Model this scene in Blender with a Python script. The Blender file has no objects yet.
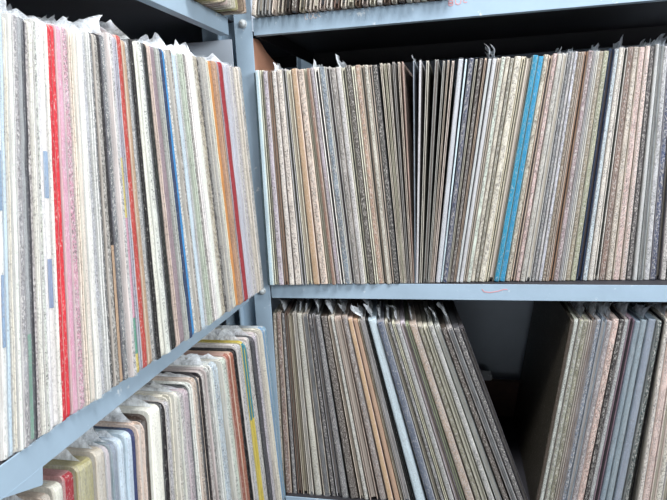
import bpy, bmesh, math, random
from mathutils import Matrix, Vector, noise

# ------------------------------------------------------------------ camera, world, lights, exposure
scene = bpy.context.scene
C = scene.collection
cam_data = bpy.data.cameras.new('camera')
cam = bpy.data.objects.new('camera', cam_data)
C.objects.link(cam)
scene.camera = cam
YAW, PITCH, ROLL = math.radians(12.1908), math.radians(10.6740), math.radians(-2.6952)
fwd0 = Vector((-math.sin(YAW), math.cos(YAW), 0)); right0 = Vector((math.cos(YAW), math.sin(YAW), 0)); zup = Vector((0, 0, 1))
fwd = fwd0 * math.cos(PITCH) - zup * math.sin(PITCH)
up0 = zup * math.cos(PITCH) + fwd0 * math.sin(PITCH)
rgt = right0 * math.cos(ROLL) + up0 * math.sin(ROLL)
upv = -right0 * math.sin(ROLL) + up0 * math.cos(ROLL)
M = Matrix.Identity(4)
for i in range(3):
    M[i][0], M[i][1], M[i][2] = rgt[i], upv[i], -fwd[i]
M.translation = (0.27776, -0.82558, 0.21084)
cam.matrix_world = M
cam_data.sensor_width = 36.0
cam_data.lens = 31.127
cam_data.clip_start = 0.01

world = bpy.data.worlds.new('world')
scene.world = world
world.use_nodes = True
bg = world.node_tree.nodes['Background']
bg.inputs[0].default_value = (0.80, 0.88, 1.0, 1)
bg.inputs[1].default_value = 0.06

def area_light(name, loc, target, size, size_y, power, col):
    ld = bpy.data.lights.new(name, 'AREA')
    ld.shape = 'RECTANGLE'; ld.size = size; ld.size_y = size_y; ld.energy = power; ld.color = col
    o = bpy.data.objects.new(name, ld); C.objects.link(o)
    o.location = loc
    o.rotation_euler = (Vector(target) - Vector(loc)).to_track_quat('-Z', 'Y').to_euler()
    return o
area_light('window_daylight', (1.9, -1.25, 0.80), (0.0, -0.2, 0.1), 0.9, 0.6, 50, (0.93, 0.97, 1.0))
area_light('ceiling_tube_light', (0.48, -0.72, 1.75), (0.20, -0.1, 0.1), 1.3, 0.35, 66, (0.975, 0.985, 1.0))
area_light('low_front_fill', (0.35, -2.7, -0.24), (0.3, 0.0, -0.2), 1.2, 0.42, 7, (0.90, 0.95, 1.0))  # added low fill from behind the camera, brightens the wall in the gap

vs = scene.view_settings
vs.view_transform = 'Standard'; vs.look = 'None'; vs.gamma = 1.0; vs.use_curve_mapping = False
vs.exposure = 0.0

random.seed(7)
R = random.Random(11)

# ------------------------------------------------------------------ materials
def lin(c):
    return tuple(((v/255)/12.92 if v/255 <= .04045 else ((v/255+.055)/1.055)**2.4) for v in c) + (1.0,)

class NT:
    def __init__(self, name):
        self.m = bpy.data.materials.new(name); self.m.use_nodes = True
        self.t = self.m.node_tree; self.n = self.t.nodes
        self.b = self.n['Principled BSDF']
    def add(self, typ, **kw):
        n = self.n.new(typ)
        for k, v in kw.items():
            if k.startswith('i_'):
                n.inputs[int(k[2:])].default_value = v
            else: setattr(n, k, v)
        return n
    def link(self, a, b): self.t.links.new(a, b)

def mixc(nt, fac, a, b, mode='MIX'):
    n = nt.add('ShaderNodeMix', data_type='RGBA', blend_type=mode)
    for sock, v in ((n.inputs[0], fac), (n.inputs[6], a), (n.inputs[7], b)):
        if hasattr(v, 'is_linked'): nt.link(v, sock)
        else: sock.default_value = v
    return n.outputs[2]

def obj_noise(nt, scale, vec_scale, detail=3.0, rough=.6):
    tc = nt.add('ShaderNodeTexCoord'); oi = nt.add('ShaderNodeObjectInfo')
    mul = nt.add('ShaderNodeVectorMath', operation='MULTIPLY'); mul.inputs[1].default_value = vec_scale
    ad = nt.add('ShaderNodeVectorMath', operation='ADD')
    sc = nt.add('ShaderNodeMath', operation='MULTIPLY'); sc.inputs[1].default_value = 37.0
    nt.link(oi.outputs['Random'], sc.inputs[0])
    nt.link(tc.outputs['Object'], mul.inputs[0]); nt.link(mul.outputs[0], ad.inputs[0]); nt.link(sc.outputs[0], ad.inputs[1])
    no = nt.add('ShaderNodeTexNoise'); no.inputs['Scale'].default_value = scale
    no.inputs['Detail'].default_value = detail; no.inputs['Roughness'].default_value = rough
    nt.link(ad.outputs[0], no.inputs['Vector'])
    return no.outputs['Fac']

def ramp(nt, v, lo, hi):
    r = nt.add('ShaderNodeMapRange'); r.inputs[1].default_value = lo; r.inputs[2].default_value = hi
    nt.link(v, r.inputs[0]); return r.outputs[0]

def paper_material(name, dark=0.0, dark_at=.56, pale=0.0, pale_at=.6, rough=.7, dirt=.25, fine=1.0, streak=.45):
    nt = NT(name)
    oi = nt.add('ShaderNodeObjectInfo')
    col = oi.outputs['Color']
    # soft tonal dirt running along the edge
    n1 = obj_noise(nt, 30, (8.0, 1.0, .5), 5, .75)
    col = mixc(nt, dirt, col, mixc(nt, ramp(nt, n1, .35, .62), (.60, .57, .53, 1), (1, 1, 1, 1)), 'MULTIPLY')
    # layered fibres of the board, lengthwise
    n0 = obj_noise(nt, 1300, (1.0, .3, .012), 2, .6)
    col = mixc(nt, streak, col, mixc(nt, ramp(nt, n0, .36, .62), (.45, .42, .40, 1), (1, 1, 1, 1)), 'MULTIPLY')
    nm = obj_noise(nt, 25, (3.0, 1.0, 1.0), 3, .6)       # where the wear and flecks cluster
    if dark:
        n2 = obj_noise(nt, 800*fine, (.9, .6, .6), 5, .8)
        f = nt.add('ShaderNodeMath', operation='MULTIPLY'); 
        g = nt.add('ShaderNodeMath', operation='MULTIPLY'); g.inputs[1].default_value = dark
        nt.link(ramp(nt, n2, dark_at-.05, dark_at+.06), f.inputs[0]); nt.link(ramp(nt, nm, .30, .50), f.inputs[1])
        nt.link(f.outputs[0], g.inputs[0])
        col = mixc(nt, g.outputs[0], col, (.06, .052, .05, 1))
    if pale:
        n3 = obj_noise(nt, 800*fine, (.9, .6, .45), 5, .8)
        f = nt.add('ShaderNodeMath', operation='MULTIPLY'); f.inputs[1].default_value = pale
        nt.link(ramp(nt, n3, pale_at-.05, pale_at+.06), f.inputs[0])
        col = mixc(nt, f.outputs[0], col, (.70, .67, .62, 1))
    nt.link(col, nt.b.inputs['Base Color'])
    nt.b.inputs['Roughness'].default_value = rough
    return nt.m

MAT = {
    'board': paper_material('worn_cardboard', dark=.6, dark_at=.56, pale=.35, pale_at=.6, dirt=.4, streak=.3),
    'cover': paper_material('printed_cover', dark=.15, dark_at=.62, pale=.35, pale_at=.6, dirt=.4, rough=.5),
    'plain': paper_material('plain_spine', dark=.55, dark_at=.565, pale=.4, pale_at=.62, dirt=.25),
    'speckled': paper_material('flecked_spine', dark=.92, dark_at=.50, pale=.65, pale_at=.55, dirt=.5),
    'worn': paper_material('worn_spine', dark=.4, dark_at=.58, pale=.7, pale_at=.60, dirt=.25),
    'inner': paper_material('inner_paper', dark=.1, dark_at=.62, dirt=.5),
}

def plastic_material(name, opacity, tint, rough):
    nt = NT(name)
    nt.b.inputs['Base Color'].default_value = tint
    nt.b.inputs['Roughness'].default_value = rough
    n1 = obj_noise(nt, 60, (3.0, 1.0, .5), 4, .65)
    bump = nt.add('ShaderNodeBump'); bump.inputs['Strength'].default_value = .5; bump.inputs['Distance'].default_value = .002
    nt.link(n1, bump.inputs['Height']); nt.link(bump.outputs[0], nt.b.inputs['Normal'])
    n2 = obj_noise(nt, 90, (2.5, 1.0, .4), 4, .7)
    mr = nt.add('ShaderNodeMapRange'); mr.inputs[1].default_value = .35; mr.inputs[2].default_value = .7
    mr.inputs[3].default_value = opacity*.45; mr.inputs[4].default_value = opacity*1.6
    nt.link(n2, mr.inputs[0])
    tr = nt.add('ShaderNodeBsdfTransparent')
    mx = nt.add('ShaderNodeMixShader')
    nt.link(mr.outputs[0], mx.inputs[0]); nt.link(tr.outputs[0], mx.inputs[1]); nt.link(nt.b.outputs[0], mx.inputs[2])
    nt.link(mx.outputs[0], nt.n['Material Output'].inputs['Surface'])
    return nt.m
MAT['plastic'] = plastic_material('clear_plastic', .12, (.80, .84, .88, 1), .25)
MAT['flap'] = plastic_material('cloudy_plastic', .8, (.80, .84, .88, 1), .3)

def metal_paint(name, base, chip, chip_at=.66, rough=.42):
    nt = NT(name)
    n1 = obj_noise(nt, 9, (1, 1, 1), 6, .7)
    n2 = obj_noise(nt, 60, (1, 1, 1), 5, .7)
    col = mixc(nt, ramp(nt, n1, .3, .7), tuple(x*.86 for x in base[:3])+(1,), base)
    col = mixc(nt, ramp(nt, n2, chip_at-.02, chip_at+.03), col, chip)
    nt.link(col, nt.b.inputs['Base Color'])
    nt.b.inputs['Roughness'].default_value = rough
    bump = nt.add('ShaderNodeBump'); bump.inputs['Strength'].default_value = .15; bump.inputs['Distance'].default_value = .001
    nt.link(n2, bump.inputs['Height']); nt.link(bump.outputs[0], nt.b.inputs['Normal'])
    return nt.m
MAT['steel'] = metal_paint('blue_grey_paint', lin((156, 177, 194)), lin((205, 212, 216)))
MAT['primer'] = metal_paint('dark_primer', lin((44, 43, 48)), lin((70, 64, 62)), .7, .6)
MAT['bolt'] = metal_paint('zinc_bolt', lin((190, 196, 198)), lin((120, 116, 110)), .62, .35)

def simple(name, c, rough=.7, scale=30, var=.8):
    nt = NT(name)
    n1 = obj_noise(nt, scale, (1, 1, 1), 5, .65)
    col = mixc(nt, ramp(nt, n1, .3, .7), tuple(x*var for x in lin(c)[:3])+(1,), lin(c))
    nt.link(col, nt.b.inputs['Base Color']); nt.b.inputs['Roughness'].default_value = rough
    return nt.m
MAT['wall'] = simple('painted_wall', (196, 206, 218), .85, 6, .85)
MAT['floor'] = simple('cement_floor', (84, 82, 80), .8, 12, .8)
MAT['cardboard'] = simple('brown_cardboard', (176, 128, 104), .85, 25, .82)
MAT['wood'] = simple('dark_wood', (84, 58, 46), .7, 40, .7)
MAT['paint_pale'] = simple('pale_scrawl', (214, 206, 204), .8, 200, .9)
MAT['paint_pink'] = simple('pink_scrawl', (206, 150, 156), .8, 200, .85)
MAT['crumple'] = simple('white_paper', (214, 216, 220), .8, 60, .92)

# ------------------------------------------------------------------ object helpers
def link_mesh(name, bm, mat, parent=None, smooth=False):
    me = bpy.data.meshes.new(name); bm.to_mesh(me); bm.free()
    if smooth:
        for p in me.polygons: p.use_smooth = True
    me.materials.append(mat)
    o = bpy.data.objects.new(name, me); C.objects.link(o)
    if parent is not None: o.parent = parent
    return o

def thing(name, label, cat, loc=(0, 0, 0), rot=(0, 0, 0), group=None):
    o = bpy.data.objects.new(name, None); C.objects.link(o)
    o.empty_display_size = .02
    o.location = loc; o.rotation_euler = rot
    o['label'] = label; o['category'] = cat
    if group: o['group'] = group
    return o

def box(bm, x0, x1, y0, y1, z0, z1, bevel=0.0):
    vs_ = [bm.verts.new((x, y, z)) for z in (z0, z1) for y in (y0, y1) for x in (x0, x1)]
    fs = [(0, 2, 3, 1), (4, 5, 7, 6), (0, 1, 5, 4), (2, 6, 7, 3), (0, 4, 6, 2), (1, 3, 7, 5)]
    faces = [bm.faces.new([vs_[i] for i in f]) for f in fs]
    if bevel:
        es = list({e for f in faces for e in f.edges})
        bmesh.ops.bevel(bm, geom=es, offset=bevel, segments=2, affect='EDGES', profile=.6)

def cyl(bm, c, axis, r, h, seg=20, r2=None):
    m = Vector((0, 0, 1)).rotation_difference(Vector(axis)).to_matrix().to_4x4()
    m.translation = Vector(c)
    bmesh.ops.create_cone(bm, cap_ends=True, segments=seg, radius1=r, radius2=r if r2 is None else r2, depth=h, matrix=m)

# ------------------------------------------------------------------ the setting
def struct(name, bm, mat):
    o = link_mesh(name, bm, mat); o['kind'] = 'structure'; return o
bm = bmesh.new(); box(bm, -.50, 1.6, .372, .42, -.46, 1.4); struct('wall_back', bm, MAT['wall'])
bm = bmesh.new(); box(bm, -.50, -.45, -1.6, .372, -.46, 1.4); struct('wall_left', bm, MAT['wall'])
bm = bmesh.new(); box(bm, -.50, 2.6, -2.8, .47, -.50, -.46); struct('floor', bm, MAT['floor'])

# ------------------------------------------------------------------ shelving
HT, LIP, T = .3639, .0232, .0012     # clear height, lip height, sheet thickness
ZSH = {'top': HT + LIP, 'mid': 0.0, 'low': -.364}

def deck_bm(length, depth, z):
    """shelf deck in local space: length along x, front at y=0, depth towards +y, top surface at z; dark folded rear edge"""
    b = bmesh.new()
    box(b, .0005, length-.0005, T, depth, z-T, z)
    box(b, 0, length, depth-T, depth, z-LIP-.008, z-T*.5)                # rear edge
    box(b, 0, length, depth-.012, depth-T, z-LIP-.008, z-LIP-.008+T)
    box(b, 0, T, T*1.2, depth, z-LIP, z-T*.5); box(b, length-T, length, T*1.2, depth, z-LIP, z-T*.5)
    return b
def lip_bm(length, z):
    b = bmesh.new()
    box(b, 0, length, -T*.2, T, z-LIP, z+.0001, .0004)                    # front lip
    box(b, 0, length, T*.9, .012, z-LIP, z-LIP+T)                         # its return flange
    return b

def angle_post_bm(x0, x1, y0, y1, z0, z1, side):
    b = bmesh.new()
    box(b, x0, x1, y0, y0+.002, z0, z1, .0005)
    if side == 'l': box(b, x0, x0+.002, y0+.0015, y1, z0, z1)
    else: box(b, x1-.002, x1, y0+.0015, y1, z0, z1)
    return b

def bolt_part(parent, c, axis):
    b = bmesh.new()
    cyl(b, Vector(c), axis, .0062, .0012, 24)
    cyl(b, Vector(c)+Vector(axis)*.0022, axis, .0050, .0034, 24, .0040)
    o = link_mesh('bolt', b, MAT['bolt'], parent, True)
    o['label'] = 'round zinc bolt head'
    return o

back_unit = thing('metal_shelving', 'pale blue-grey steel shelving along the back wall, its bolted post in the corner', 'shelving', (0, 0, -.46), group=None)
def bu(name, b, mat=MAT['steel']):
    o = link_mesh(name, b, mat, back_unit); o.matrix_parent_inverse = Matrix.Translation((0, 0, .46)); return o
SHELF_D = .36
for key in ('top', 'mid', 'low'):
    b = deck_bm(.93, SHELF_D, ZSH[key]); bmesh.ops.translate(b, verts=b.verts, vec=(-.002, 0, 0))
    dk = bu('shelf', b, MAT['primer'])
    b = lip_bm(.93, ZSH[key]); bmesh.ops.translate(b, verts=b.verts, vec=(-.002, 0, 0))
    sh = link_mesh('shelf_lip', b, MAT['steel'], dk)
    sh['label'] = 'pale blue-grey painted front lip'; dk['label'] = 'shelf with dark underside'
    if key == 'top':
        # faint handwriting on the top lip: pale and pinkish strokes
        def stroke(bmx, pts, w=.0011, y=-.0006):
            for (ax, az), (bx_, bz) in zip(pts, pts[1:]):
                d = Vector((bx_-ax, 0, bz-az)); n = Vector((-d.z, 0, d.x)).normalized()*w*.5
                q = [Vector((ax, y, az))+n, Vector((ax, y, az))-n, Vector((bx_, y, bz))-n, Vector((bx_, y, bz))+n]
                lo = [bmx.verts.new(v) for v in q]; hi = [bmx.verts.new(v+Vector((0, .0003, 0))) for v in q]
                bmx.faces.new(lo); bmx.faces.new(hi[::-1])
                for i in range(4): bmx.faces.new((lo[i], hi[i], hi[(i+1) % 4], lo[(i+1) % 4]))
        def ring(cx, cz, rx, rz, a0=0, a1=360, n=12):
            return [(cx+rx*math.cos(math.radians(a0+(a1-a0)*i/n)), cz+rz*math.sin(math.radians(a0+(a1-a0)*i/n))) for i in range(n+1)]
        w1 = bmesh.new()
        stroke(w1, [(.0745, .3865), (.0748, .3805), (.0762, .3790), (.0790, .3796)])
        stroke(w1, ring(.0828, .3832, .0026, .0038)); stroke(w1, ring(.0893, .3832, .0026, .0036, 40, 330))
        stroke(w1, [(.0935, .3850), (.0950, .3815), (.0972, .3806)])
        o = link_mesh('handwriting', w1, MAT['paint_pale'], dk); o['label'] = 'faint pale handwritten marks on the lip'
        w2 = bmesh.new()
        stroke(w2, ring(.2735, .3842, .0028, .0022)); stroke(w2, ring(.2735, .3815, .0030, .0020))
        stroke(w2, [(.2795, .3866), (.2798, .3815), (.2830, .3800), (.2862, .3815), (.2868, .3866)])
        stroke(w2, ring(.2925, .3840, .0025, .0024, 30, 320))
        o = link_mesh('handwriting', w2, MAT['paint_pink'], dk); o['label'] = 'faint pinkish handwritten marks on the lip'
    if key == 'mid':
        w3 = bmesh.new()
        stroke(w3, [(.314, -.0070), (.317, -.0108), (.326, -.0116), (.336, -.0098), (.344, -.0070), (.349, -.0072)], .0013)
        o = link_mesh('crayon_mark', w3, MAT['paint_pink'], dk); o['label'] = 'thin pink curved line on the lip'
bu('post', angle_post_bm(-.030, -.0035, -.0018, .03, -.46, .78, 'l'))
bu('post', angle_post_bm(.930, .957, -.0018, .03, -.46, .78, 'r'))
def rear_post(x0, x1, s):
    b = bmesh.new(); box(b, x0, x1, SHELF_D+.002, SHELF_D+.004, -.46, .78); xs = x0 if s == 'l' else x1-.002
    box(b, xs, xs+.002, SHELF_D-.024, SHELF_D+.002, -.46, .78); return b
bu('post', rear_post(-.030, -.0035, 'l')); bu('post', rear_post(.930, .957, 'r'))
for zc in (.3805, -.0115, -.3755):
    for xc in (-.0165, .9435):
        o = bolt_part(back_unit, (xc, -.0025, zc), (0, -1, 0)); o.matrix_parent_inverse = Matrix.Translation((0, 0, .46))

XL = -.0324
left_unit = thing('metal_shelving', 'pale blue-grey steel shelving along the left wall, its shelf edges running towards the corner', 'shelving', (XL, -.02, -.46))
def lu(name, b, mat=MAT['steel']):
    o = link_mesh(name, b, mat, left_unit); o.matrix_parent_inverse = Matrix.Translation((-XL, .02, .46)); return o
RL = Matrix.Rotation(math.radians(90), 4, 'Z')
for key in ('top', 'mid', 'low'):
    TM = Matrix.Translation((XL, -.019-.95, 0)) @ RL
    b = deck_bm(.95 + (.385 if key == 'top' else 0), SHELF_D, ZSH[key]); bmesh.ops.transform(b, matrix=TM, verts=b.verts)  # top deck lengthened past its lip into the corner, added to block overhead light
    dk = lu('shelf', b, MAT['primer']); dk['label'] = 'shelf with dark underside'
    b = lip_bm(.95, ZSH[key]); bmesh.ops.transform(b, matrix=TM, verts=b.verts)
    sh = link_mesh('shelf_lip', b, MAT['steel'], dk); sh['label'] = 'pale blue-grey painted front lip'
    if key == 'mid':
        b = bmesh.new()                                                   # bent tab hanging under the lip
        q = [(-.520, -.0225), (-.479, -.0225), (-.4815, -.0360), (-.4835, -.0360)]
        fa = [b.verts.new((XL-.0006, y, z)) for y, z in q]; fb_ = [b.verts.new((XL+.0004, y, z)) for y, z in q]
        b.faces.new(fa); b.faces.new(fb_[::-1])
        for i in range(4): b.faces.new((fa[i], fa[(i+1) % 4], fb_[(i+1) % 4], fb_[i]))
        bmesh.ops.recalc_face_normals(b, faces=b.faces)
        link_mesh('tab', b, MAT['steel'], dk)
for (y0, y1) in ((-.0028, .0112), (-.999, -.971)):
    for xa, xs in ((XL-.024, -1), (XL-SHELF_D-.004, 1)):
        b = bmesh.new(); box(b, xa, xa+.002, y0, y1, -.46, .78)
        ya = y1-.002 if y0 > -.5 else y0
        box(b, min(xa, xa+xs*.028), max(xa, xa+xs*.028)+(.022 if xs < 0 else 0), ya, ya+.002, -.46, .78); lu('post', b)
b = bmesh.new(); box(b, XL-SHELF_D+.03, XL-.002, -.0042, -.0030, .02, HT-.003); o = lu('end_panel', b, MAT['wall'])
o['label'] = 'pale sheet closing the far end'

# cardboard sheet standing in the back unit beside the post, its top edge curving down
prof = [(.006, .0), (.006, .362), (.030, .3635), (.040, .3615), (.052, .357), (.070, .350), (.095, .344), (.13, .337), (.17, .331), (.23, .322), (.29, .312), (.30, 0)]
b = bmesh.new()
fa = [b.verts.new((-.0092, y, z)) for y, z in prof]; fb = [b.verts.new((-.0062, y, z)) for y, z in prof]
b.faces.new(fa[::-1]); b.faces.new(fb)
for i in range(len(prof)):
    j = (i+1) % len(prof); b.faces.new((fa[i], fa[j], fb[j], fb[i]))
bmesh.ops.recalc_face_normals(b, faces=b.faces)
o = link_mesh('cardboard_sheet', b, MAT['cardboard'])
o['label'] = 'brown cardboard sheet with curved top edge behind the corner post'; o['category'] = 'cardboard'

b = bmesh.new(); box(b, .24, .47, .325, .337, -.3638, -.287, .0015)
o = link_mesh('wooden_board', b, MAT['wood']); o['label'] = 'low dark wooden board at the back of the gap on the lower shelf'; o['category'] = 'board'

b = bmesh.new(); bmesh.ops.create_icosphere(b, subdivisions=3, radius=.011)
for v in b.verts:
    k = 1+.5*noise.noise(v.co*140)+.25*noise.noise(v.co*320)
    v.co = Vector((v.co.x*2.0*k, v.co.y*.55*k, v.co.z*k))
bmesh.ops.translate(b, verts=b.verts, vec=(.331, .3315, -.2785))
o = link_mesh('crumpled_paper', b, MAT['crumple']); o['label'] = 'small crumpled white scrap lying on the dark wooden board'; o['category'] = 'paper'

# ------------------------------------------------------------------ records
PAL = {
 'W': ('white', (236, 234, 228)), 'C': ('cream', (220, 213, 199)), 'E': ('beige', (194, 184, 170)), 'T': ('tan', (182, 154, 128)),
 'O': ('orange', (206, 142, 82)), 'N': ('brown', (132, 110, 95)), 'D': ('dark brown', (66, 54, 48)), 'K': ('black', (28, 26, 30)),
 'H': ('charcoal', (70, 70, 74)), 'G': ('grey', (158, 156, 155)), 'L': ('light grey', (192, 190, 190)), 'V': ('olive-grey', (146, 141, 120)),
 'M': ('mauve-grey', (156, 136, 146)), 'P': ('pink', (206, 144, 164)), 'Q': ('pinkish cream', (220, 196, 184)), 'R': ('red', (206, 44, 58)),
 'X': ('brick-red', (188, 72, 60)), 'U': ('turquoise', (20, 132, 176)), 'S': ('slate-blue', (122, 138, 150)), 'Y': ('pale blue', (192, 210, 222)),
 'Z': ('navy', (44, 60, 96)), 'I': ('lavender-grey', (190, 187, 198)), 'J': ('bright blue', (60, 142, 200)), 'A': ('sage green', (164, 172, 142)),
 'F': ('yellow-olive', (170, 163, 122)), 'B': ('dark teal', (46, 74, 80)), 'e': ('pale mint', (206, 216, 204)), 'y': ('yellow', (206, 186, 84)),
 'k': ('teal', (54, 126, 142)), 'j': ('steel blue', (118, 150, 178)), 'x': ('rusty brown', (152, 92, 74)), 'q': ('dusty pink', (206, 178, 176)), 'c': ('dark red', (150, 40, 48)), 'g': ('green', (70, 150, 120)),
}
ROWS = {}
ROWS['left'] = '''-510.02 4.058 9.625 0.928 W b+ !blockedge;-505.27 4.143 9.475 0.899 Y p+;-500.92 3.377 9.340 0.917 C o^;-497.24 3.002 9.227 0.898 W p+;-492.77 4.808 9.092 0.908 G s^;-487.19 4.922 8.928 0.923 G b^ !greenfoot;-483.07 2.276 8.807 0.910 H o;-479.14 4.627 8.695 0.914 L s;-474.63 3.300 8.567 0.921 W o^;-470.86 3.351 8.463 0.913 e s+;-467.03 3.404 8.357 0.909 W p+;-461.20 6.970 8.200 0.933 W b^ !blockred;-456.21 1.828 8.068 0.927 W o;-452.47 4.846 7.971 0.880 R w;-446.64 5.273 7.767 0.847 R w !brightred;-439.40 7.043 7.460 0.839 P w!;-431.01 7.265 7.113 0.862 P s+;-424.09 4.586 6.833 0.853 C o;-418.37 5.268 6.607 0.846 C p^;-411.52 6.599 6.340 0.832 W p^;-403.68 6.784 5.991 0.827 I s+;-396.37 5.693 5.666 0.833 W o^;-390.04 5.172 5.390 0.823 K s;-383.22 6.617 5.098 0.805 G s;-376.10 5.420 4.741 0.774 K t !blacktan;-368.76 6.939 4.353 0.780 H s^;-361.29 5.687 3.966 0.788 L s^;-354.52 5.811 3.621 0.785 P t !multicolour;-348.08 5.190 3.297 0.776 I o;-339.77 9.134 2.888 0.796 X w !brick;-331.27 5.471 2.474 0.769 T w;-323.62 7.518 2.051 0.760 G s^;-316.51 4.575 1.665 0.764 K o;-309.47 7.509 1.288 0.741 W p;-299.93 8.925 0.788 0.763 W s^;-288.86 10.281 0.221 0.780 K p !blackplain;-279.27 6.377 -0.259 0.765 Q o;-268.72 12.205 -0.774 0.820 M p;-258.68 5.798 -1.167 0.848 L o;-252.22 5.906 -1.411 0.800 Z p;-244.22 8.659 -1.709 0.832 J p !blue;-235.84 6.597 -2.014 0.836 W s^;-229.35 5.248 -2.246 0.818 G s;-221.82 8.573 -2.511 0.823 Y p^;-212.37 8.797 -2.837 0.848 L o^;-203.96 6.751 -3.103 0.851 e o;-195.44 9.212 -3.344 0.862 G s;-186.74 7.072 -3.584 0.859 W o^;-177.85 9.656 -3.825 0.850 W p^;-166.13 12.449 -4.134 0.873 E s;-155.43 7.679 -4.409 0.862 K s;-145.15 11.828 -4.667 0.872 L o^;-135.33 6.737 -4.908 0.870 C o;-126.01 11.035 -5.131 0.913 O p !orange;-116.73 7.018 -5.227 0.977 T o;-109.25 7.672 -5.258 0.963 G o;-98.94 12.608 -5.300 0.972 c p !darkred;-87.13 10.579 -5.347 0.971 I p+;-76.23 10.839 -5.389 0.972 I p^;-65.03 11.149 -5.431 0.973 L s+;-53.52 11.426 -5.473 0.980 C o;-41.71 11.827 -5.500 0.994 L s'''
ROWS['back'] = '''-0.98 2.522 0.111 0.773 B p;4.04 7.415 -0.095 0.773 Y w !paleteal;11.60 5.304 -0.407 0.877 C o;19.26 7.939 -0.731 0.827 I s;27.23 5.868 -1.069 0.846 N o;35.19 7.904 -1.407 0.824 C s^;45.07 9.196 -1.828 0.842 C s;54.17 6.551 -2.216 0.832 L o;62.49 7.842 -2.572 0.825 C o;72.71 9.844 -3.011 0.828 T w !tan;84.50 10.530 -3.518 0.842 Q s;93.58 5.178 -3.910 0.835 C o;99.57 5.168 -4.169 0.820 N w;106.29 6.446 -4.460 0.908 M s^;112.86 6.346 -4.481 1.000 W o;120.57 8.809 -4.455 1.000 S s !slate;128.26 6.294 -4.430 1.000 L o;135.30 7.520 -4.406 1.000 G s;142.96 7.516 -4.380 1.000 L s^;149.68 5.686 -4.358 1.000 C o;156.67 8.037 -4.334 1.000 D s !darkbrown;163.30 4.977 -4.312 1.000 C o;169.00 6.206 -4.293 1.000 T s;175.10 5.786 -4.272 1.000 E o;180.85 5.499 -4.252 1.000 E s;186.24 5.075 -4.234 1.000 E o;192.87 8.010 -4.211 1.000 K s !blackspeck;199.32 3.215 -3.838 1.000 C o;202.64 3.141 -3.451 1.000 E o;205.63 2.765 -3.102 1.000 C o;209.73 3.192 -2.623 1.000 G o;214.24 2.793 -2.095 1.000 C o;217.28 1.350 -1.739 1.000 Q o;219.21 1.335 0.675 1.000 S p^ !bluegrey;221.67 3.469 1.924 1.000 L p+;226.74 3.710 2.788 1.000 C o;233.06 4.926 3.868 1.000 G o;238.39 3.136 4.703 1.000 L o;241.51 2.721 5.190 1.000 E o;244.96 3.529 5.730 1.000 C o;251.70 7.128 6.348 1.000 I p+;256.88 2.691 6.708 1.000 Y p;261.77 6.258 7.048 1.000 Z s !navyspeck;266.70 2.955 7.392 1.000 C o;271.11 5.194 7.700 1.000 D s;275.51 2.966 8.008 1.000 Q o;279.39 4.568 8.280 1.000 L p!;284.75 5.805 8.438 1.000 L p^;290.12 4.613 8.495 1.000 C o;295.48 5.767 8.551 1.000 e s;301.42 5.761 8.614 1.000 E s;306.62 4.417 8.669 1.000 V s;313.66 8.600 8.744 1.000 C s;320.48 4.668 8.817 1.000 C o;326.77 7.615 8.883 1.000 V o;334.54 7.316 8.967 0.967 U w;342.49 7.561 8.863 0.903 U w !turq;350.35 6.507 8.638 0.887 E s;357.25 5.848 8.441 0.893 Q o;363.77 5.840 8.254 0.885 q s;370.93 6.996 8.048 0.888 E s^;378.72 6.984 7.824 0.893 W o !whitethick;385.20 4.649 7.637 0.891 H s^;390.22 4.386 7.491 0.886 L s^;395.17 4.510 7.348 0.887 I s;400.19 4.505 7.203 0.888 N s;404.84 3.857 7.068 0.883 C o;410.05 5.522 6.916 0.881 T o;416.67 6.411 6.723 0.892 M s;422.43 3.969 6.554 0.886 L o+;427.19 4.604 6.415 0.879 W o^;432.93 5.748 6.247 0.881 V s;440.01 7.013 6.039 0.882 A s !sage;447.98 7.381 5.804 0.832 Z o !navypair;455.87 6.226 5.450 0.801 Y s+;463.38 6.723 5.110 0.812 C s^;471.16 6.712 4.757 0.807 W o;478.99 6.827 4.400 0.805 N s;487.54 7.950 4.010 0.802 E s;497.37 9.064 3.560 0.811 Q s !peach;506.52 6.784 3.140 0.806 Q s^;514.35 6.771 2.776 0.777 H s;521.68 5.632 2.380 0.758 L p^;528.98 6.747 1.984 0.757 G o^;537.60 7.854 1.516 0.820 L s^;545.80 6.717 1.200 0.942 Z s;552.27 6.082 1.200 1.000 H o;558.79 6.812 1.200 1.000 L s;565.35 6.180 1.200 1.000 K s'''  # first, dark teal sleeve stands in for the shaded gap at the corner
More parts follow.
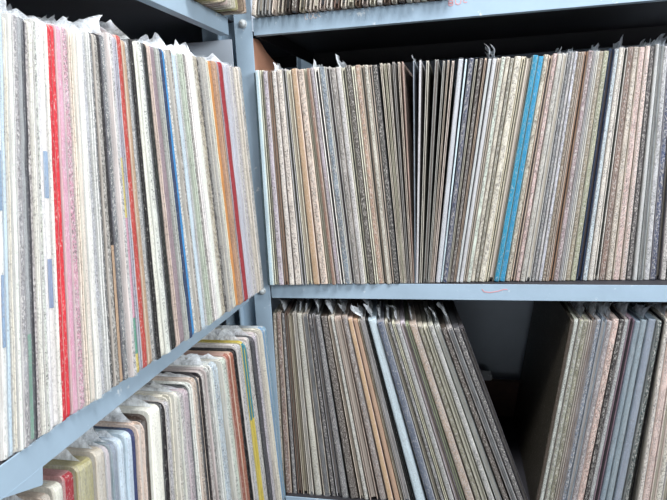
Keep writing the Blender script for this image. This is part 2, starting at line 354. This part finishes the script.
ROWS['lowleft'] = '''-539.89 13.294 8.236 1.000 E p^;-526.06 8.979 8.072 1.000 E p^ !greynear;-516.90 8.979 8.072 1.000 E p;-501.05 11.607 7.412 1.000 C w^;-485.01 12.288 6.918 1.000 c w !redcorner;-462.49 22.167 6.265 1.000 F p^ !yellowthick;-440.22 11.960 5.676 1.000 E p^;-428.49 6.221 5.382 1.000 L p^;-420.00 7.347 5.232 1.000 S p^;-411.67 9.045 5.504 1.000 Y p^ !paleblueplastic;-402.07 9.464 5.504 0.999 Y p;-393.13 7.843 5.737 1.000 Z p;-380.98 11.885 5.626 1.000 Q o!;-370.67 6.148 5.534 1.000 D p;-355.51 20.996 5.404 1.000 W p^ !whitethick2;-337.85 5.083 4.727 1.000 K o;-328.19 8.684 4.263 1.000 L s^;-316.55 8.050 3.712 1.000 C o;-306.60 6.421 3.248 1.000 C s^;-296.49 8.468 2.784 0.995 L s^;-283.65 10.687 2.203 0.990 M s^;-272.38 5.992 1.676 0.973 H o;-263.42 7.141 1.226 0.958 W o;-252.24 9.427 0.671 0.942 T s^;-238.88 10.810 0.013 0.926 K o !blackl;-226.04 8.913 -0.611 0.918 L s;-215.19 7.999 -1.131 0.903 G s;-204.18 9.379 -1.651 0.844 W o^;-191.10 9.904 -2.490 0.891 Y s^;-181.08 9.904 -2.490 0.821 Y s;-167.54 8.894 -3.530 0.821 e s^;-158.54 8.894 -3.530 0.805 e s;-144.93 11.584 -4.480 0.805 x w !brickl;-133.19 11.584 -4.480 0.904 x w;-120.92 9.975 -4.911 0.851 K o;-111.41 7.359 -5.216 0.941 L s+;-103.94 7.359 -5.216 0.954 L s+;-94.65 7.511 -5.593 0.954 y t !tealyellow;-87.03 7.511 -5.593 0.835 y t;-78.76 7.482 -5.937 0.835 L s^;-71.16 7.482 -5.937 0.882 L s;-61.34 10.848 -6.224 0.821 H p;-51.34 8.155 -6.515 0.931 I s^;-43.05 8.155 -6.515 0.815 I s;-34.50 7.946 -6.849 0.815 C o;-26.42 7.946 -6.849 0.805 C o;-17.49 9.190 -7.189 0.805 j w !bluel;-8.13 9.190 -7.189 1.000 j w'''
ROWS['lowback'] = '''-7.99 7.420 1.069 0.787 E s;2.51 10.078 0.425 0.707 N s;12.78 7.026 -0.207 0.745 D s^;21.22 7.003 -0.728 0.706 N o;30.85 8.968 -1.322 0.728 E o;41.06 7.937 -1.954 0.715 C o^;53.04 11.844 -2.697 0.718 E s^;67.38 11.768 -3.590 0.742 E o^;78.70 6.828 -4.296 0.731 H s !spotted;87.03 6.801 -4.816 0.707 L o;98.31 11.595 -5.522 0.713 H s^;113.70 13.422 -6.489 0.748 D s !brownthick;125.51 5.717 -7.232 0.740 C o;133.50 7.274 -7.715 0.734 C s^;145.91 13.194 -8.397 0.768 E o;160.76 11.217 -9.214 0.774 N s^;173.10 8.973 -9.896 0.767 T w;183.89 8.610 -10.493 0.785 T p !tanl;191.45 3.674 -10.912 0.757 C o;199.95 10.052 -11.384 0.773 G o^;209.00 4.544 -11.887 0.766 K o;221.98 16.230 -12.610 0.753 Y p! !paleblueb;239.97 12.481 -13.611 0.853 Z w^ !navyb;250.59 5.315 -14.034 0.854 C o;257.39 6.029 -14.305 0.843 D s^;263.64 4.395 -14.555 0.840 C o;271.65 8.893 -14.876 0.837 G s^;281.74 7.824 -15.281 0.852 L o;289.97 5.766 -15.612 0.829 A o;301.32 12.881 -16.070 0.843 T s^ !tanspeck;314.38 8.517 -16.598 0.850 V s;324.19 7.476 -16.996 0.834 C o;334.59 9.388 -17.418 0.839 G s^;346.25 9.456 -17.894 0.840 L o^;357.88 9.245 -18.369 0.839 D s;369.47 9.311 -18.845 0.916 G o^;380.00 9.120 -19.000 1.000 H s;388.28 6.101 -19.000 1.000 H o'''
ROWS['lowright'] = '''393.13 5.698 8.285 0.968 D p !darkcover;399.61 6.763 8.228 0.953 e s;406.64 6.740 8.165 0.961 V s^;413.30 6.046 8.106 0.958 V s;418.88 4.690 8.056 0.959 C o;424.25 5.613 8.008 0.957 N o^;430.50 6.396 7.952 0.957 S s;437.98 7.965 7.885 0.958 S o^;445.84 7.141 7.814 0.958 M s^;454.09 8.693 7.739 0.959 Q s !pinkr;461.89 6.298 7.668 0.959 K s !blackr;468.71 6.800 7.606 0.921 G s^;476.68 7.819 7.424 0.901 M o;485.22 7.790 7.217 0.907 S p+;494.44 9.052 6.994 0.902 S p^ !plasticpack;505.74 11.580 6.718 0.910 S p+;516.15 7.429 6.463 0.768 B s;524.42 5.367 5.891 0.618 K o;536.09 6.979 4.585 0.775 C s^;544.31 9.196 4.585 1.000 Q s !rust;552.93 7.783 4.585 0.999 C o;561.33 8.742 4.585 1.000 C s^;570.19 8.735 4.585 0.999 L o'''  # worn-edged black sleeve near the end stands in for a shaded gap


LP = .313
def jacket_meshes(t, style, rnd, corner=.004, h=LP, amp=1.0, taper=1.0):
    """front-edge geometry of one sleeve in its own frame: thickness along x, depth along +y, height along z"""
    zs = [0, .0012, .004, .009] + [.009+(h-.018)*i/15 for i in range(1, 15)] + [h-.009, h-.004, h-.0012, h]
    seed = rnd.uniform(0, 500)
    if style == 'o':
        e = min(.0012, t*.30)
        px = [-.5*t, -.5*t+e*.5, -.5*t+e, -.5*t+e*1.02, .5*t-e*1.02, .5*t-e, .5*t-e*.5, .5*t]
        gd = min(.008, .0025+t*1.0)
        py = [.0008, 0, .0006, gd, gd, .0006, 0, .0008]
    else:
        px = [-.5*t, -.40*t, -.30*t, -.12*t, .12*t, .30*t, .40*t, .5*t]
        bulge = min(.0012, t*.16)
        py = [bulge*1.6, bulge*.4, bulge*.1, 0, 0, bulge*.1, bulge*.4, bulge*1.6]
    front = []
    for z in zs:
        d = min(z, h-z)
        cr = 0 if d > corner else (corner-math.sqrt(max(0, corner**2-(corner-d)**2)))*.8
        wob = noise.noise(Vector((seed, 0, z*22)))*.0007*amp + noise.noise(Vector((seed, 5, z*110)))*.0005*amp
        rowp = []
        for i, (x, y) in enumerate(zip(px, py)):
            k = noise.noise(Vector((seed+i*3.1, 9, z*60)))
            side = -1 if i in (0,) else (1 if i == len(px)-1 else 0)
            rowp.append(Vector((x + (wob*.25 if side == 0 else -side*abs(k)*.0003), y+cr+abs(wob)+abs(k)*.0005*amp, z)))
        for v in rowp: v.x *= 1+(taper-1)*z/h
        front.append(rowp)
    b = bmesh.new()
    n = len(px)
    rings = []
    for rowp in front:
        z = rowp[0].z
        ring = [b.verts.new(v) for v in rowp]
        w = .5*t*.97*(1+(taper-1)*z/h)
        ring += [b.verts.new((w, .06, z)), b.verts.new((w, h, z)), b.verts.new((-w, h, z)), b.verts.new((-w, .06, z))]
        rings.append(ring)
    m = len(rings[0])
    for r0, r1 in zip(rings, rings[1:]):
        for i in range(m):
            j = (i+1) % m
            b.faces.new((r0[i], r0[j], r1[j], r1[i]))
    b.faces.new(rings[0][::-1]); b.faces.new(rings[-1])
    return b, front

def strip_mesh(front, i0, i1, off, z0=None, z1=None):
    """a thin layer lying over the front edge (printed spine)"""
    rows_ = [r for r in front if (z0 is None or r[0].z >= z0-1e-6) and (z1 is None or r[0].z <= z1+1e-6)]
    if z0 is not None:
        def at(z):
            for a, c in zip(front, front[1:]):
                if a[0].z <= z <= c[0].z:
                    f = (z-a[0].z)/(c[0].z-a[0].z); return [p.lerp(q, f) for p, q in zip(a, c)]
            return front[-1]
        rows_ = [at(z0)] + [r for r in rows_ if z0+1e-4 < r[0].z < z1-1e-4] + [at(z1)]
    b = bmesh.new()
    A = [[b.verts.new(p+Vector((0, -off, 0))) for p in r[i0:i1+1]] for r in rows_]
    B = [[b.verts.new(p+Vector((0, .0006, 0))) for p in r[i0:i1+1]] for r in rows_]
    for r0, r1 in zip(A, A[1:]):
        for i in range(len(r0)-1): b.faces.new((r0[i], r0[i+1], r1[i+1], r1[i]))
    for k in (0, -1):
        for a0, a1, b0, b1 in zip([r[k] for r in A], [r[k] for r in A][1:], [r[k] for r in B], [r[k] for r in B][1:]):
            b.faces.new((a0, a1, b1, b0) if k == 0 else (a0, b0, b1, a1))
    return b

def plastic_bm(t, rnd, flap, h=LP, taper=1.0):
    b = bmesh.new()
    tt = t*.5+.0002; zt = h+.0015
    seed = rnd.uniform(0, 900)
    # snug bag: front, two sides
    zs = [.001+(zt-.001)*i/12 for i in range(13)]
    rows_ = []
    for z in zs:
        w = noise.noise(Vector((seed, 2, z*35)))*.0008
        rows_.append([b.verts.new((-tt, .10, z)), b.verts.new((-tt, .004, z)), b.verts.new((-tt*.8, -.0012-abs(w), z)), b.verts.new((0, -.0018+w, z)), b.verts.new((tt*.8, -.0012-abs(w), z)), b.verts.new((tt, .004, z)), b.verts.new((tt, .10, z))])
    for rw in rows_:
        for v in rw: v.co.x *= 1+(taper-1)*v.co.z/h
    for r0, r1 in zip(rows_, rows_[1:]):
        for i in range(6): b.faces.new((r0[i], r0[i+1], r1[i+1], r1[i]))
    return b

def flap_bm(t, rnd, size, pos, h=LP):
    """open mouth of the bag standing up above the sleeve, crumpled; neighbouring mouths lie alongside each other"""
    b = bmesh.new(); seed = rnd.uniform(0, 900)
    y0 = rnd.uniform(.002, .010); y1 = y0+rnd.uniform(.05, .12)
    nx, nz = 12, 7
    bend = 1.3*noise.noise(Vector((pos*9, 3.3, 0)))+.45*math.copysign(1, noise.noise(Vector((pos*4, 8.1, 0)))); G = []
    for j in range(nz+1):
        f = j/nz; r_ = []
        for i in range(nx+1):
            g = i/nx
            top = size*min(1, .40+.60*abs(noise.noise(Vector((seed, g*3.6, 0))))*2.2)*(1 if g < .75 else 1-(g-.75)*2.2)
            zr = f*top
            y = y0+(y1-y0)*(g*(1-.35*f)+.16*f)
            zz = max(0, zr-.0025)
            x = bend*zz*.9*(1-min(.7, y*6)) + noise.noise(Vector((pos*6, y*45, zz*70)))*zz*.7
            r_.append(b.verts.new((x, y, h+.0006+zr)))
        G.append(r_)
    for r0, r1 in zip(G, G[1:]):
        for i in range(nx): b.faces.new((r0[i], r0[i+1], r1[i+1], r1[i]))
    return b

BANDS = {   # printed bands on some spines: (z from, z to, colour)
 'multicolour': [(0, .020, 'y'), (.020, .055, 'g'), (.055, .150, 'P'), (.150, .205, 'y'), (.205, LP, 'I')],
 'blacktan': [(0, .128, 'T'), (.128, LP, 'K')],
 'tealyellow': [(0, .195, 'y'), (.195, LP, 'k')],
}
BLOCKS = {
 'blockedge': [(.176, .218, (122, 152, 184), 'steel-blue'), (.080, .131, (122, 152, 184), 'steel-blue')],
 'blockred': [(.179, .215, (122, 152, 184), 'steel-blue'), (.094, .132, (122, 140, 176), 'steel-blue')],
 'greenfoot': [(.004, .082, (92, 140, 116), 'green')],
}

def shade(c, rnd, a=.06):
    k = 1+rnd.uniform(-a, a)
    return tuple(max(0, min(255, v*k+rnd.uniform(-4, 4))) for v in c)

def make_record(loc, yaw, lean, t, col, style, rnd, corner=.004, taper=1.0, gap_top=.04, mark=None):
    name, rgb = PAL[col]
    root = thing('record_sleeve', '', 'record sleeve', loc, (0, math.radians(lean), yaw))
    base = style[0]
    h = LP + rnd.uniform(-.0015, .0015)*(2.2 if corner > .005 else 1)
    corner = corner*rnd.uniform(.5, 1.2)
    t = t - min(.0004, t*.08) - (.0003 if len(style) > 1 and t > .003 else 0)
    b, front = jacket_meshes(t, 'o' if base == 'o' else 'c', rnd, corner, h, taper=taper)
    if base == 'o':
        jk = link_mesh('jacket', b, MAT['board'], root)
        jk.color = lin(shade(rgb, rnd))
        e = min(.0012, t*.3)
        ib = bmesh.new()
        iw = t*taper*.5-e*1.15
        if iw > .0003:
            nlay = 2 if iw > .0011 else 1
            for k in range(nlay):
                xa = -iw+2*iw*k/nlay+.0002; xb = -iw+2*iw*(k+1)/nlay-.0002
                yy = rnd.uniform(.0022, .0042)
                box(ib, xa, xb, yy, .05, .006, h-rnd.uniform(.002, .006))
            io = link_mesh('inner_sleeve', ib, MAT['inner'], root)
            io.color = lin(shade(rnd.choice([(206, 198, 184), (150, 144, 138), (62, 58, 58), (176, 168, 156), (52, 50, 52), (90, 84, 80)]), rnd))
    else:
        jk = link_mesh('jacket', b, MAT['cover'], root)
        if base in 'sw' and col not in 'KDH': jrgb = tuple(v*.4+.6*w for v, w in zip(rgb, (222, 214, 202)))
        else: jrgb = rgb
        jk.color = lin(shade(jrgb, rnd))
        mat = {'p': MAT['plain'], 'b': MAT['plain'], 't': MAT['plain'], 's': MAT['speckled'], 'w': MAT['worn']}[base]
        if base == 't':
            for (z0, z1, cc) in BANDS[mark or 'tealyellow']:
                sp = link_mesh('spine_band', strip_mesh(front, 1, 6, .0003, max(z0, .001), min(z1, h-.001)), mat, root)
                sp.color = lin(PAL[cc][1]); sp['label'] = PAL[cc][0]+' printed band of the spine'
        else:
            sp = link_mesh('spine', strip_mesh(front, 1, 6, .0003), mat, root)
            sp.color = lin(shade(rgb, rnd, .04))
            if base == 'b':
                for z0, z1, bc, bn in BLOCKS[mark]:
                    o = link_mesh('printed_block', strip_mesh(front, 1, 6, .0006, z0, z1), MAT['plain'], root)
                    o.color = lin(bc); o['label'] = bn+' printed block on the spine'
    if any(ch in style for ch in '+^!'):
        pl = link_mesh('plastic_cover', plastic_bm(t, rnd, False, h, taper), MAT['plastic'], root, True)
        pl['label'] = 'clear plastic outer cover'
    if '^' in style or '!' in style:
        size = rnd.uniform(.35, .8)*gap_top
        if '!' in style: size = gap_top*.85
        fl = link_mesh('plastic_flap', flap_bm(t, rnd, size, loc[0] if abs(yaw) < .5 else loc[1], h), MAT['flap'], root, True)
        fl['label'] = 'crumpled clear plastic mouth sticking up'
    return root

ORD = ['', 'first', 'second', 'third', 'fourth', 'fifth', 'sixth', 'seventh', 'eighth', 'ninth', 'tenth', 'eleventh', 'twelfth', 'thirteenth', 'fourteenth', 'fifteenth', 'sixteenth', 'seventeenth', 'eighteenth', 'nineteenth', 'twentieth']
MARKS = {   # landmark sleeves: own label, and how the neighbours refer to it
 'blockedge': ('white record sleeve with steel-blue blocks, first at the left edge, left middle shelf', 'the blue-blocked edge one'),
 'blockred': ('white record sleeve with steel-blue blocks just left of the bright red pair, left middle shelf', ''),
 'greenfoot': ('grey record sleeve with green foot of the spine, left end of left middle shelf', ''),
 'brightred': ('bright red record sleeve, right one of the red pair on the left middle shelf', 'the bright red one'),
 'blacktan': ('record sleeve with spine black above and tan below on the left middle shelf', 'the black-and-tan one'),
 'multicolour': ('record sleeve with lavender, yellow, pink and green bands on the left middle shelf', ''),
 'brick': ('thick brick-red record sleeve near the middle of the left middle shelf', 'the brick-red one'),
 'blackplain': ('thick plain black record sleeve left of the bright blue one, left middle shelf', 'the thick black one'),
 'blue': ('bright blue record sleeve beside a navy one on the left middle shelf', 'the bright blue one'),
 'orange': ('orange record sleeve near the corner end of the left middle shelf', 'the orange one'),
 'darkred': ('dark red record sleeve just right of the orange one on the left middle shelf', ''),
 'paleteal': ('pale blue record sleeve with scuffed spine beside the corner, back middle shelf', 'the pale blue corner one'),
 'tan': ('tan record sleeve with scuffed spine, seen left on the back middle shelf', 'the scuffed tan one'),
 'slate': ('flecked slate-blue record sleeve between pale sleeves left on the back middle shelf', 'the slate-blue one'),
 'darkbrown': ('flecked dark brown record sleeve between cream ones on the back middle shelf', 'the dark brown one'),
 'blackspeck': ('flecked black record sleeve just left of the loose fanned sleeves, back middle shelf', 'the flecked black one'),
 'bluegrey': ('upright blue-grey record sleeve among the loose fanned ones, back middle shelf', 'the upright blue-grey one'),
 'navyspeck': ('flecked navy record sleeve right of a pale blue one, back middle shelf', 'the flecked navy one'),
 'turq': ('bright turquoise record sleeve, right one of the turquoise pair, back middle shelf', 'the turquoise pair'),
 'whitethick': ('clean white record sleeve leaning right of the turquoise pair, back middle shelf', 'the clean white one'),
 'sage': ('flecked sage green record sleeve on the right of the back middle shelf', 'the sage green one'),
 'navypair': ('navy record sleeve just right of the sage green one, back middle shelf', ''),
 'peach': ('flecked pinkish cream record sleeve near the right end, back middle shelf', 'the peach-toned one'),
 'greynear': ('beige plastic-wrapped record sleeve lowest at the left, left lower shelf', ''),
 'redcorner': ('dark red record sleeve with worn corner left of the yellow-olive one, left lower shelf', 'the red-cornered one'),
 'yellowthick': ('thick yellow-olive plastic-wrapped record box on the left lower shelf', 'the yellow-olive box'),
 'paleblueplastic': ('pale blue record sleeve in shiny plastic left of a navy one, left lower shelf', 'the shiny pale blue one'),
 'whitethick2': ('thick white record box wrapped in plastic on the left lower shelf', 'the thick white box'),
 'blackl': ('worn-edged black record sleeve midway along the left lower shelf', 'the black one'),
 'brickl': ('scuffed rusty brown record sleeve, left one of the rusty pair, left lower shelf', 'the rusty brown pair'),
 'tealyellow': ('record sleeve with spine teal above and yellow below, left lower shelf', 'the teal-and-yellow one'),
 'bluel': ('scuffed steel blue record sleeve, left one of the blue pair at the corner, lower shelf', 'the corner blue pair'),
 'spotted': ('flecked charcoal record sleeve beside light grey one, left part of back lower shelf', 'the spotted charcoal one'),
 'brownthick': ('thick flecked dark brown record sleeve left of cream ones, back lower shelf', 'the thick dark brown one'),
 'tanl': ('plain tan record sleeve, right one of the tan pair, back lower shelf', 'the tan pair'),
 'paleblueb': ('pale blue record sleeve under cloudy plastic left of navy, back lower shelf', 'the cloudy pale blue one'),
 'navyb': ('scuffed navy record sleeve leaning left on the back lower shelf', 'the navy one'),
 'tanspeck': ('flecked tan record sleeve leaning far left, right part of the back lower stack', 'the flecked tan one'),
 'darkcover': ('record sleeve with large dark brown cover facing the gap, right lower stack', 'the dark brown cover'),
 'pinkr': ('flecked pinkish cream record sleeve left of a black one, right lower stack', 'the pinkish cream one'),
 'blackr': ('flecked black record sleeve right of the pinkish cream one, right lower stack', ''),
 'plasticpack': ('slate-blue record sleeve in cloudy plastic, middle of three alike, right lower stack', 'the middle cloudy plastic one'),
 'rust': ('pinkish cream record sleeve with dark flecks right of black gap, right lower stack', 'the fleck-spotted pinkish one'),
}
LOOK = {'o': 'worn-edged', 's': 'flecked', 'w': 'scuffed', 'p': 'plain', 'b': 'printed', 't': 'two-tone'}
def look_words(col, style):
    w = LOOK[style[0]] + ' ' + PAL[col][0]
    if any(c in style for c in '+^!'): w = 'plastic-wrapped ' + (w if style[0] != 'p' else PAL[col][0])
    return w.replace('worn-edged', 'worn') if len(w.split()) > 2 else w

def build_row(key, front, yaw, z, row_words, group, corner, seed, axis, gap_top, turn=0.0):
    rnd = random.Random(seed)
    recs = []
    for ent in ROWS[key].split(';'):
        f = ent.split()
        s, t, lean, col, style = float(f[0])/1000, float(f[1])/1000, float(f[2]), f[4], f[5]
        mark = f[6][1:] if len(f) > 6 else None
        off = rnd.gauss(0, .0012)
        fr = front(s+.16*math.tan(math.radians(lean)))
        s += t*.5*abs(math.sin(math.radians(lean)))*math.tan(math.radians(lean))
        loc = (s, fr+off, 0) if axis == 0 else (fr-off, s, 0)
        loc = (loc[0], loc[1], z + t*.5*abs(math.sin(math.radians(lean))) + .0002)
        o = make_record(loc, yaw+turn, lean, t, col, style, rnd, corner, float(f[3]), gap_top, mark)
        o['group'] = group
        recs.append((o, mark, col, style))
    idx = [(i, m) for i, (o, m, c, s) in enumerate(recs) if m and MARKS[m][1]]
    for i, (o, m, col, style) in enumerate(recs):
        if m: o['label'] = MARKS[m][0]; continue
        j, mk = min(idx, key=lambda q: abs(q[0]-i))
        side = 'right' if i > j else 'left'
        o['label'] = '%s record sleeve, %s %s of %s, %s' % (look_words(col, style), ORD[abs(i-j)], side, MARKS[mk][1], row_words)
    return recs

build_row('left', lambda y: .0040+.074*y, math.pi/2, ZSH['mid'], 'left middle shelf', 'record sleeves on the left middle shelf', .004, 21, 1, .028)
build_row('back', lambda x: -.0151+.0765*x, 0, ZSH['mid'], 'back middle shelf', 'record sleeves on the back middle shelf', .0025, 22, 0, .030)
build_row('lowleft', lambda y: .0040+.085*y, math.pi/2, ZSH['low'], 'left lower shelf', 'record sleeves on the left lower shelf', .0085, 23, 1, .020)
build_row('lowback', lambda x: .008, 0, ZSH['low'], 'back lower shelf', 'record sleeves leaning left on the back lower shelf', .003, 24, 0, .036, math.radians(6.5))
build_row('lowright', lambda x: .008, 0, ZSH['low'], 'right lower stack', 'record sleeves leaning right on the lower shelf', .003, 25, 0, .032)

# top shelves: only the lowest finger's breadth shows
def top_row(n, s0, pitch, front, yaw, axis, lean, words, group, seed, cols):
    rnd = random.Random(seed); s = s0
    for i in range(n):
        t = pitch*rnd.uniform(.70, .86)
        col = rnd.choice(cols); style = rnd.choice(['o', 'o', 'o', 's'])
        fr = front(s)+rnd.gauss(0, .002)*(1 if axis == 0 else 1)
        l = lean+rnd.uniform(-.08, .08)
        loc = (s, fr, 0) if axis == 0 else (fr, s, 0)
        o = make_record((loc[0], loc[1], ZSH['top']+t*.5*abs(math.sin(math.radians(l)))+.0002), yaw, l, t, col, style, rnd, .003)
        o['group'] = group
        o['label'] = '%s record sleeve, %s' % (look_words(col, style), words(i))
        s += pitch
top_row(28, .004, .0098, lambda x: -.016+.01*x, 0, 0, 9, lambda i: ORD[i+1]+' right of the bolted post, back top shelf' if i < 14 else ORD[28-i]+' from the right end of the back top shelf row', 'record sleeves on the back top shelf', 31, 'CCEEENGTVD')
top_row(11, -.150, .0118, lambda y: .006+.12*y, math.pi/2, 1, -7, lambda i: ORD[11-i]+' out from the corner, left top shelf', 'record sleeves on the left top shelf', 32, 'FCEENTCVF')
